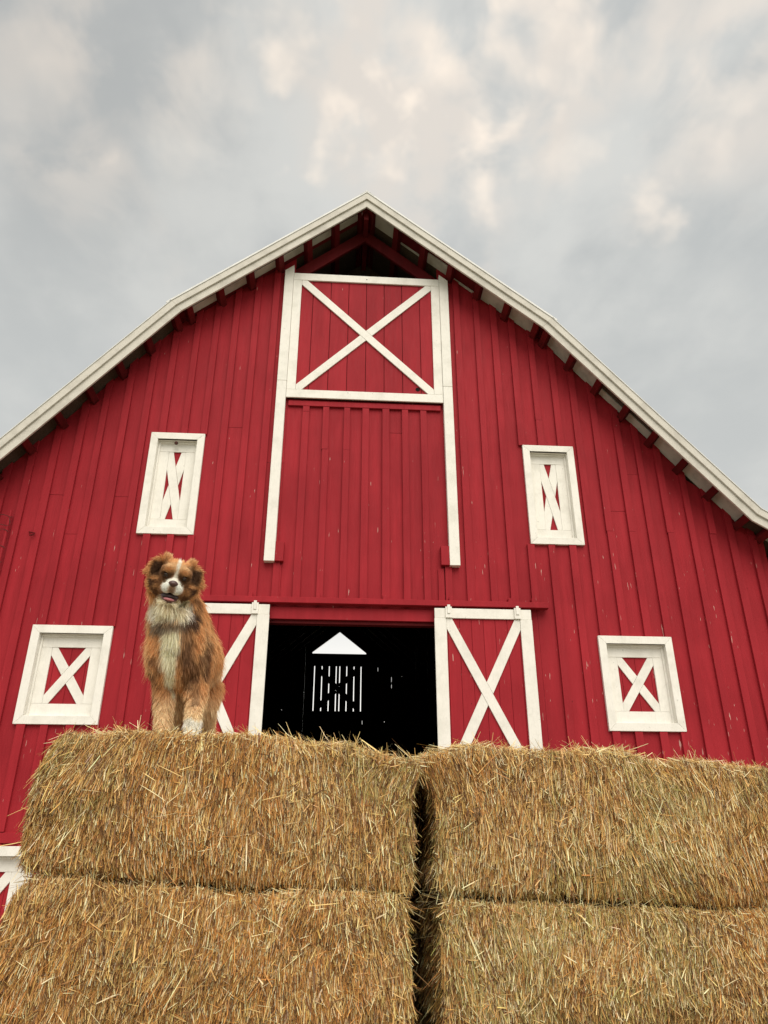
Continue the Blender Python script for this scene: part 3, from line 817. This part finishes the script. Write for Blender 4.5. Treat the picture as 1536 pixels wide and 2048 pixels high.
GOLD = np.array((.61, .335, .145)); TAN = np.array((.64, .43, .23)); PALE = np.array((.74, .57, .36)); BROWN = np.array((.15, .068, .032)); DARK = np.array((.055, .026, .016))
CREAM = np.array((.78, .69, .51)); WHT = np.array((.76, .70, .61)); MIDB = np.array((.31, .165, .08)); GREY = np.array((.16, .12, .08))
def sstep(x, a, b): t_ = np.clip((x-a)/(b-a), 0, 1); return t_*t_*(3-2*t_)
def fur_colour(p, n):
    N = len(p); h = toH(p); l = p-DR; x, z = l[:, 0]+.13*l[:, 2], l[:, 2]; yb = l[:, 1]
    dd = p-CAM; wz = dd@FWD; px = 768+FPX*(dd@RGT)/wz; py = 1024-FPX*(dd@UPV)/wz      # where the coat pattern was read off
    c = np.tile(GOLD, (N, 1)); 
    def put(mask, colr): 
        nonlocal c; mask = np.clip(mask, 0, 1)[:, None]; c = c*(1-mask)+np.array(colr)*mask
    q1 = vnoise(p*np.array([1, 1, .45]), 16, 41); q2 = vnoise(p*np.array([1, 1, .5]), 34, 42); q3 = vnoise(p, 7, 43)
    put(sstep(q1, .0, .5)*.5, TAN); put(sstep(q3, .1, .6)*.5, PALE)
    put(sstep(-q1-.3*q2, .15, .55)*.55*(yb < .3), BROWN)
    front = sstep(-n[:, 1], -.2, .3)
    jag = q2*7
    # legs paler
    put(sstep(1390-py, -40, 30) < .5, TAN*1.0) if False else None
    put(sstep(py, 1370, 1425)*.75, PALE*1.0)
    # flank streaks, right of the chest
    put(sstep(q2+.4*q1, .15, .5)*.75*front*sstep(px, 362, 375)*sstep(1390-py, 0, 20)*sstep(py, 1245, 1265)*(px < 425), BROWN*.9)
    put(.6*front*sstep(q1, -.2, .4)*((np.abs(px-400) < 22) & (np.abs(py-1335) < 30)), BROWN)
    put(.75*front*sstep(q2, -.5, .3)*((np.abs(px-311) < 12) & (np.abs(py-1345) < 35)), BROWN*1.1)
    put(.7*front*((np.abs(px-381+jag) < 18) & (np.abs(py-1342) < 22)), BROWN)
    put(.55*front*((np.abs(px-388+jag) < 9) & (np.abs(py-1385) < 28)), BROWN*1.2)
    # cream chest stripe
    wch = np.interp(py, [1250, 1275, 1330, 1380, 1410], [20, 22, 16, 8, 2]); cch = np.interp(py, [1260, 1330, 1390], [340, 335, 346])
    put(front*sstep(wch-np.abs(px-cch)+jag, -4, 5)*sstep(py, 1250, 1262)*sstep(1408-py, 0, 18), CREAM)
    put(.55*front*((np.abs(px-372+jag) < 10) & (np.abs(py-1285) < 40)), DARK*1.6)
    # grey brown band across the throat and the black patch at its right
    put(.85*front*sstep(py+jag*.7, 1240, 1248)*sstep(1268-py-jag, 0, 10)*((px > 303) & (px < 372)), GREY)
    put(.95*sstep(17-np.hypot(px-383, (py-1240)*.85)+jag*.8, -3, 3)*front, DARK*1.3)
    put(.7*front*((np.abs(px-316+jag) < 8) & (np.abs(py-1252) < 16)), GREY)
    # bib
    wb = np.interp(py, [1195, 1215, 1230, 1246], [32, 43, 40, 30]); put(sstep(-n[:, 1], -.8, -.3)*sstep(wb-np.abs(px-342)+jag, -3, 4)*sstep(1247-py+jag, 0, 6)*sstep(py, 1192, 1200), CREAM*.92)
    put(front*.6*sstep(np.abs(px-342), 24, 34)*sstep(45-np.abs(px-342), 0, 5)*sstep(py, 1205, 1212)*sstep(1243-py, 0, 6), WHT)
    # --- head, in the frame of the face
    hx, hy, hz = h[:, 0], h[:, 1], h[:, 2]; ax = np.abs(hx); wob = q2*.006
    on = (np.hypot(hx/.105, (hz+.02)/.098) < 1) & (hy > -.10) & (hz > -.105) & (z > .55)
    def hp(mask, colr): put(np.clip(mask, 0, 1)*on, colr)
    hp(np.ones(N), MIDB*1.05)
    hp(sstep(hz, .010, .022)*sstep(.060-ax, 0, .02), TAN*.95)
    hp(sstep(.020-np.hypot(ax-.050, (hz+.005)*1.1), 0, .01)*.0, BROWN)
    hp(sstep(.026-np.hypot((ax-.036), hz+.004), -.006, .012)*.95, BROWN*.62)
    hp(sstep(.012-np.hypot((ax-.036)*.6, hz-.017), -.004, .006)*.8, GOLD*1.0)
    hp(sstep(ax, .030, .07)*sstep(-hz, .0, .03)*.8, BROWN*1.3)
    hp(.75*sstep(.018-np.hypot(ax-.066, hz+.060)+wob, -.004, .01), GOLD*.8)
    hp(.9*sstep(ax+wob, .078, .092)*sstep(-hz, -.03, .0), DARK*1.3)
    hp(.8*sstep(ax, .05, .06)*sstep(-hz, .065, .085), BROWN)
    # crown rim golden
    hp(.8*sstep(hz, .048, .062), GOLD*1.1)
    # muzzle and blaze
    mz = np.hypot(hx/.046, (hz+.050)/.036)
    hp(sstep(1.05-mz, -.04, .12)*(hy > .02)*(hz > -.100), WHT*1.1)
    blz = np.interp(hz, [-.03, -.005, .02, .06], [.024, .009, .0055, .008])
    hp(sstep(blz-np.abs(hx-.002)+wob*.3, -.002, .003)*(hz > -.035), WHT)
    hp(.85*sstep(.017-np.hypot(hx, (hz+.058)*.8), -.003, .006)*(hy > .08), MIDB*.9)
    hp((hz < -.094)*sstep(.05-ax, 0, .01), CREAM)
    # ears
    e = (ax > .066) & (hz > -.035) & (hy > -.07) & (z > .55)
    put(e*1.0, GOLD*.9); put(e*sstep(.108-ax+q2*.01, 0, .012)*sstep(hz, -.03, -.01)*sstep(.052-hz, 0, .012)*.9, DARK*1.3)
    # white right front paw
    put(sstep(py+jag, 1436, 1442)*(px > 362)*(px < 405)*(yb < .03), WHT)
    return np.clip(c*1.25+.004, 0, .93)
cb = fur_colour(co, no)
a = body_me.color_attributes.new('col', 'FLOAT_COLOR', 'POINT')
a.data.foreach_set('color', np.concatenate([cb*.8, np.ones((nv, 1))], 1).astype(np.float32).ravel())
body_me.materials.clear(); body_me.materials.append(SKIN)
bvh = BVHTree.FromPolygons([Vector(v) for v in co], [tuple(p.vertices) for p in body_me.polygons])
body_me.transform(Matrix.Translation(Vector(-DR)))
body = link('body', body_me, dog)
def surf(x, z, back=.0):
    o = H(x, .3, z); hit = bvh.ray_cast(Vector(o), Vector(-hf), 1.0)[0]
    return np.array(hit)-hf*back if hit else H(x, 0, z)

# fur
def make_fur(n, rng):
    body_me.calc_loop_triangles(); nt = len(body_me.loop_triangles); tr = np.empty(nt*3, np.int32); body_me.loop_triangles.foreach_get('vertices', tr); tr = tr.reshape(-1, 3)
    A, B, C_ = co[tr[:, 0]], co[tr[:, 1]], co[tr[:, 2]]; ar = np.linalg.norm(np.cross(B-A, C_-A), axis=1)*.5
    cen = (A+B+C_)/3; fn = nrm(np.cross(B-A, C_-A)); hcen = toH(cen); lz = cen[:, 2]-DR[2]; ly_ = cen[:, 1]-DR[1]
    face = (np.hypot(hcen[:, 0]/.105, (hcen[:, 2]+.02)/.098) < 1) & (hcen[:, 1] > -.04) & (lz > .55)
    tocam = ((CAM-cen)*fn).sum(1)/np.linalg.norm(CAM-cen, axis=1)
    ar = ar*np.where(face, 7.0, 1.0)*np.where(ly_ > .35, .55, 1.0)*np.where(tocam < -.45, .35, 1.0)
    i = rng.choice(nt, n, p=ar/ar.sum()); r1, r2 = np.sqrt(rng.random(n)), rng.random(n)
    p = A[i]*(1-r1)[:, None]+B[i]*(r1*(1-r2))[:, None]+C_[i]*(r1*r2)[:, None]
    nn = nrm(no[tr[i, 0]]*(1-r1)[:, None]+no[tr[i, 1]]*(r1*(1-r2))[:, None]+no[tr[i, 2]]*(r1*r2)[:, None])
    h = toH(p); l = p-DR; hx, hy, hz = h.T; ax = np.abs(hx); z = l[:, 2]
    face = (np.hypot(hx/.108, (hz+.02)/.100) < 1) & (hy > -.04) & (z > .55)
    muz = (np.hypot(hx/.052, (hz+.050)/.05) < 1) & (hy > .02)
    ears = (ax > .066) & (hz > -.035) & (hy > -.07) & (z > .55) & (ax < .16)
    top = (hz > .035) & (z > .6)
    # length
    Ln = np.full(n, .040)
    Ln = np.where(z < .34, .030, Ln); Ln = np.where(z < .22, .020, Ln); Ln = np.where(z < .07, .010, Ln)
    Ln = np.where((l[:, 1] > .03) & (z < .30) & (z > .06), .030, Ln)   # feathering behind the legs
    Ln = np.where((z > .42) & ~face, .044, Ln)
    Ln = np.where((hz > -.075) & (hy > -.16) & (z > .55) & ~face, .024, Ln)
    Ln = np.where(face, .011+.018*sstep(ax, .06, .1)*sstep(-hz, -.01, .04), Ln)
    Ln = np.where(face & (hz < -.092) & (hy < .09), .028, Ln)
    Ln = np.where(muz, .0045, Ln)
    Ln = np.where(ears, .022, Ln); Ln = np.where(top & (ax > .03) & (ax < .075) & (hy < .0), .032, Ln)
    Ln = Ln*rng.uniform(.6, 1.25, n)*np.where((rng.random(n) < .05) & ~face, 1.5, 1.0)
    # direction
    cl = np.stack([vnoise(p, 22, 51), vnoise(p, 22, 52), vnoise(p, 22, 53)], 1)
    g = np.tile(np.array([0, .12, -1.0]), (n, 1)); g[:, 0] += .25*np.tanh((l[:, 0]+.04)/.06)+.25*vnoise(p, 14, 57)
    fd = nrm((p-H(0, .10, -.03))*np.array([1, 1, 1.0])); g = np.where((face | top)[:, None], fd*1.0, g)
    ed = np.stack([hr*np.sign(v)*.8 for v in hx])-hu*.35; g = np.where(ears[:, None], ed, g)
    t = g-(g*nn).sum(1, keepdims=True)*nn
    lift = np.where(face, .30, .50)+rng.gamma(1.5, .10, n); lift = np.where(muz, .25, lift); lift = np.where(top & ~face, .9, lift)
    d = nrm(nrm(t)+nn*lift[:, None]+cl*np.where(face, .12, .30)[:, None]+rng.normal(0, .12, (n, 3)))
    g2 = np.where(face[:, None] | top[:, None] | ears[:, None], 0, np.array([0, 0, -.35]))
    P = np.stack([p-nn*.002, p+d*(Ln*.45)[:, None], p+(d+g2*.5)*(Ln*.78)[:, None], p+(d*.95+g2)*(Ln*1.0)[:, None]], 1)
    w0 = np.where(face, .00065, .0009)*rng.uniform(.7, 1.3, n); W = np.stack([w0, w0*.9, w0*.6, w0*.12], 1)
    side = nrm(np.cross(d, rng.normal(0, 1, (n, 3))))
    c = fur_colour(P[:, 2]*.75+P[:, 0]*.25+rng.normal(0, .0025, (n, 3)), nn)*rng.uniform(.72, 1.25, (n, 1))
    # keep eyes, nose and mouth free
    keep = np.ones(n, bool)
    for s in (-1, 1): keep &= ~((np.hypot(hx-s*.039, hz+.002) < .0135) & (hy > 0))
    keep &= ~((np.hypot(hx/.023, (hz+.034)/.017) < 1) & (hy > .08))
    keep &= ~((ax < .036) & (hz < -.072) & (hz > -.114) & (hy > .03))
    P = P[keep]-DR
    ribbons('fur', P, W[keep], side[keep], c[keep]*.85, c[keep]*1.2, FUR, body, smooth=False, kind='stuff')
make_fur(190000, np.random.default_rng(5))

def gloss(name, colr, rough):
    m, t, p = material(name); n_ = t.noise(pos(t), 300, 2)
    t.set(p.inputs['Base Color'], t.mix(n_, colr, tuple(v*.6 for v in colr))); p.inputs['Roughness'].default_value = rough; return m
EYE = gloss('eye_brown', (.035, .016, .008), .08); LID = gloss('eyelid_dark', (.03, .015, .01), .5); NOSE = gloss('nose_liver', (.085, .032, .025), .32)
TONGUE = gloss('tongue_pink', (.62, .22, .24), .35); MOUTH = gloss('mouth_dark', (.03, .010, .010), .5); LIP = gloss('lip_brown', (.14, .05, .04), .45)
def blob(name, c, r, mat, parent, axes=HA, shape=None, seg=20):
    b = bmesh.new(); bmesh.ops.create_uvsphere(b, u_segments=seg, v_segments=seg//2+2, radius=1.0)
    A_ = np.array(axes)
    for v in b.verts:
        q = np.array(v.co[:]); q = shape(q) if shape else q
        v.co = Vector(np.array(c)+(q*np.array(r))@A_-DR)
    me = bpy.data.meshes.new(name); b.to_mesh(me); b.free(); me.materials.append(mat)
    for f in me.polygons: f.use_smooth = True
    return link(name, me, parent)
for s in (-1, 1):
    c_ = surf(s*.039, -.002, .005)
    e = blob('eye', c_+hf*.005, (.0105, .0105, .0085), EYE, dog)
    for sg in (1, -1):   # lids
        blob('eyelid', c_+hu*.0082*sg+hf*.005, (.0125, .006, .0018 if sg < 0 else .0024), LID, e, seg=12)
def nose_shape(q):
    x, y, z = q; wz = 1.0 if z > 0 else 1.0-.38*abs(z)
    return np.array([x*wz, y*(1-.12*abs(z)), z*(1-.15*x*x)])
nc = surf(0, -.034, .004)
ns = blob('nose', nc, (.0205, .013, .0145), NOSE, dog, shape=nose_shape)
for s in (-1, 1): blob('nostril', nc+hr*s*.0075+hf*.0088-hu*.001, (.0036, .004, .003), MOUTH, ns, seg=10)
mo = blob('mouth', H(0, .056, -.089), (.036, .046, .0175), MOUTH, dog)
blob('tongue', H(0, .072, -.101), (.025, .040, .0085), TONGUE, dog)
# lower lip, a dark rim round the jaw
rim = MB(); pts = []
for k in range(17):
    q = math.pi*k/16; pts.append(H(.034*math.cos(q), .048+.050*math.sin(q), -.110+.024*(1-math.sin(q)))-DR)
rim.tube(pts, .0042, 6); rim.build('lip', LIP, dog)
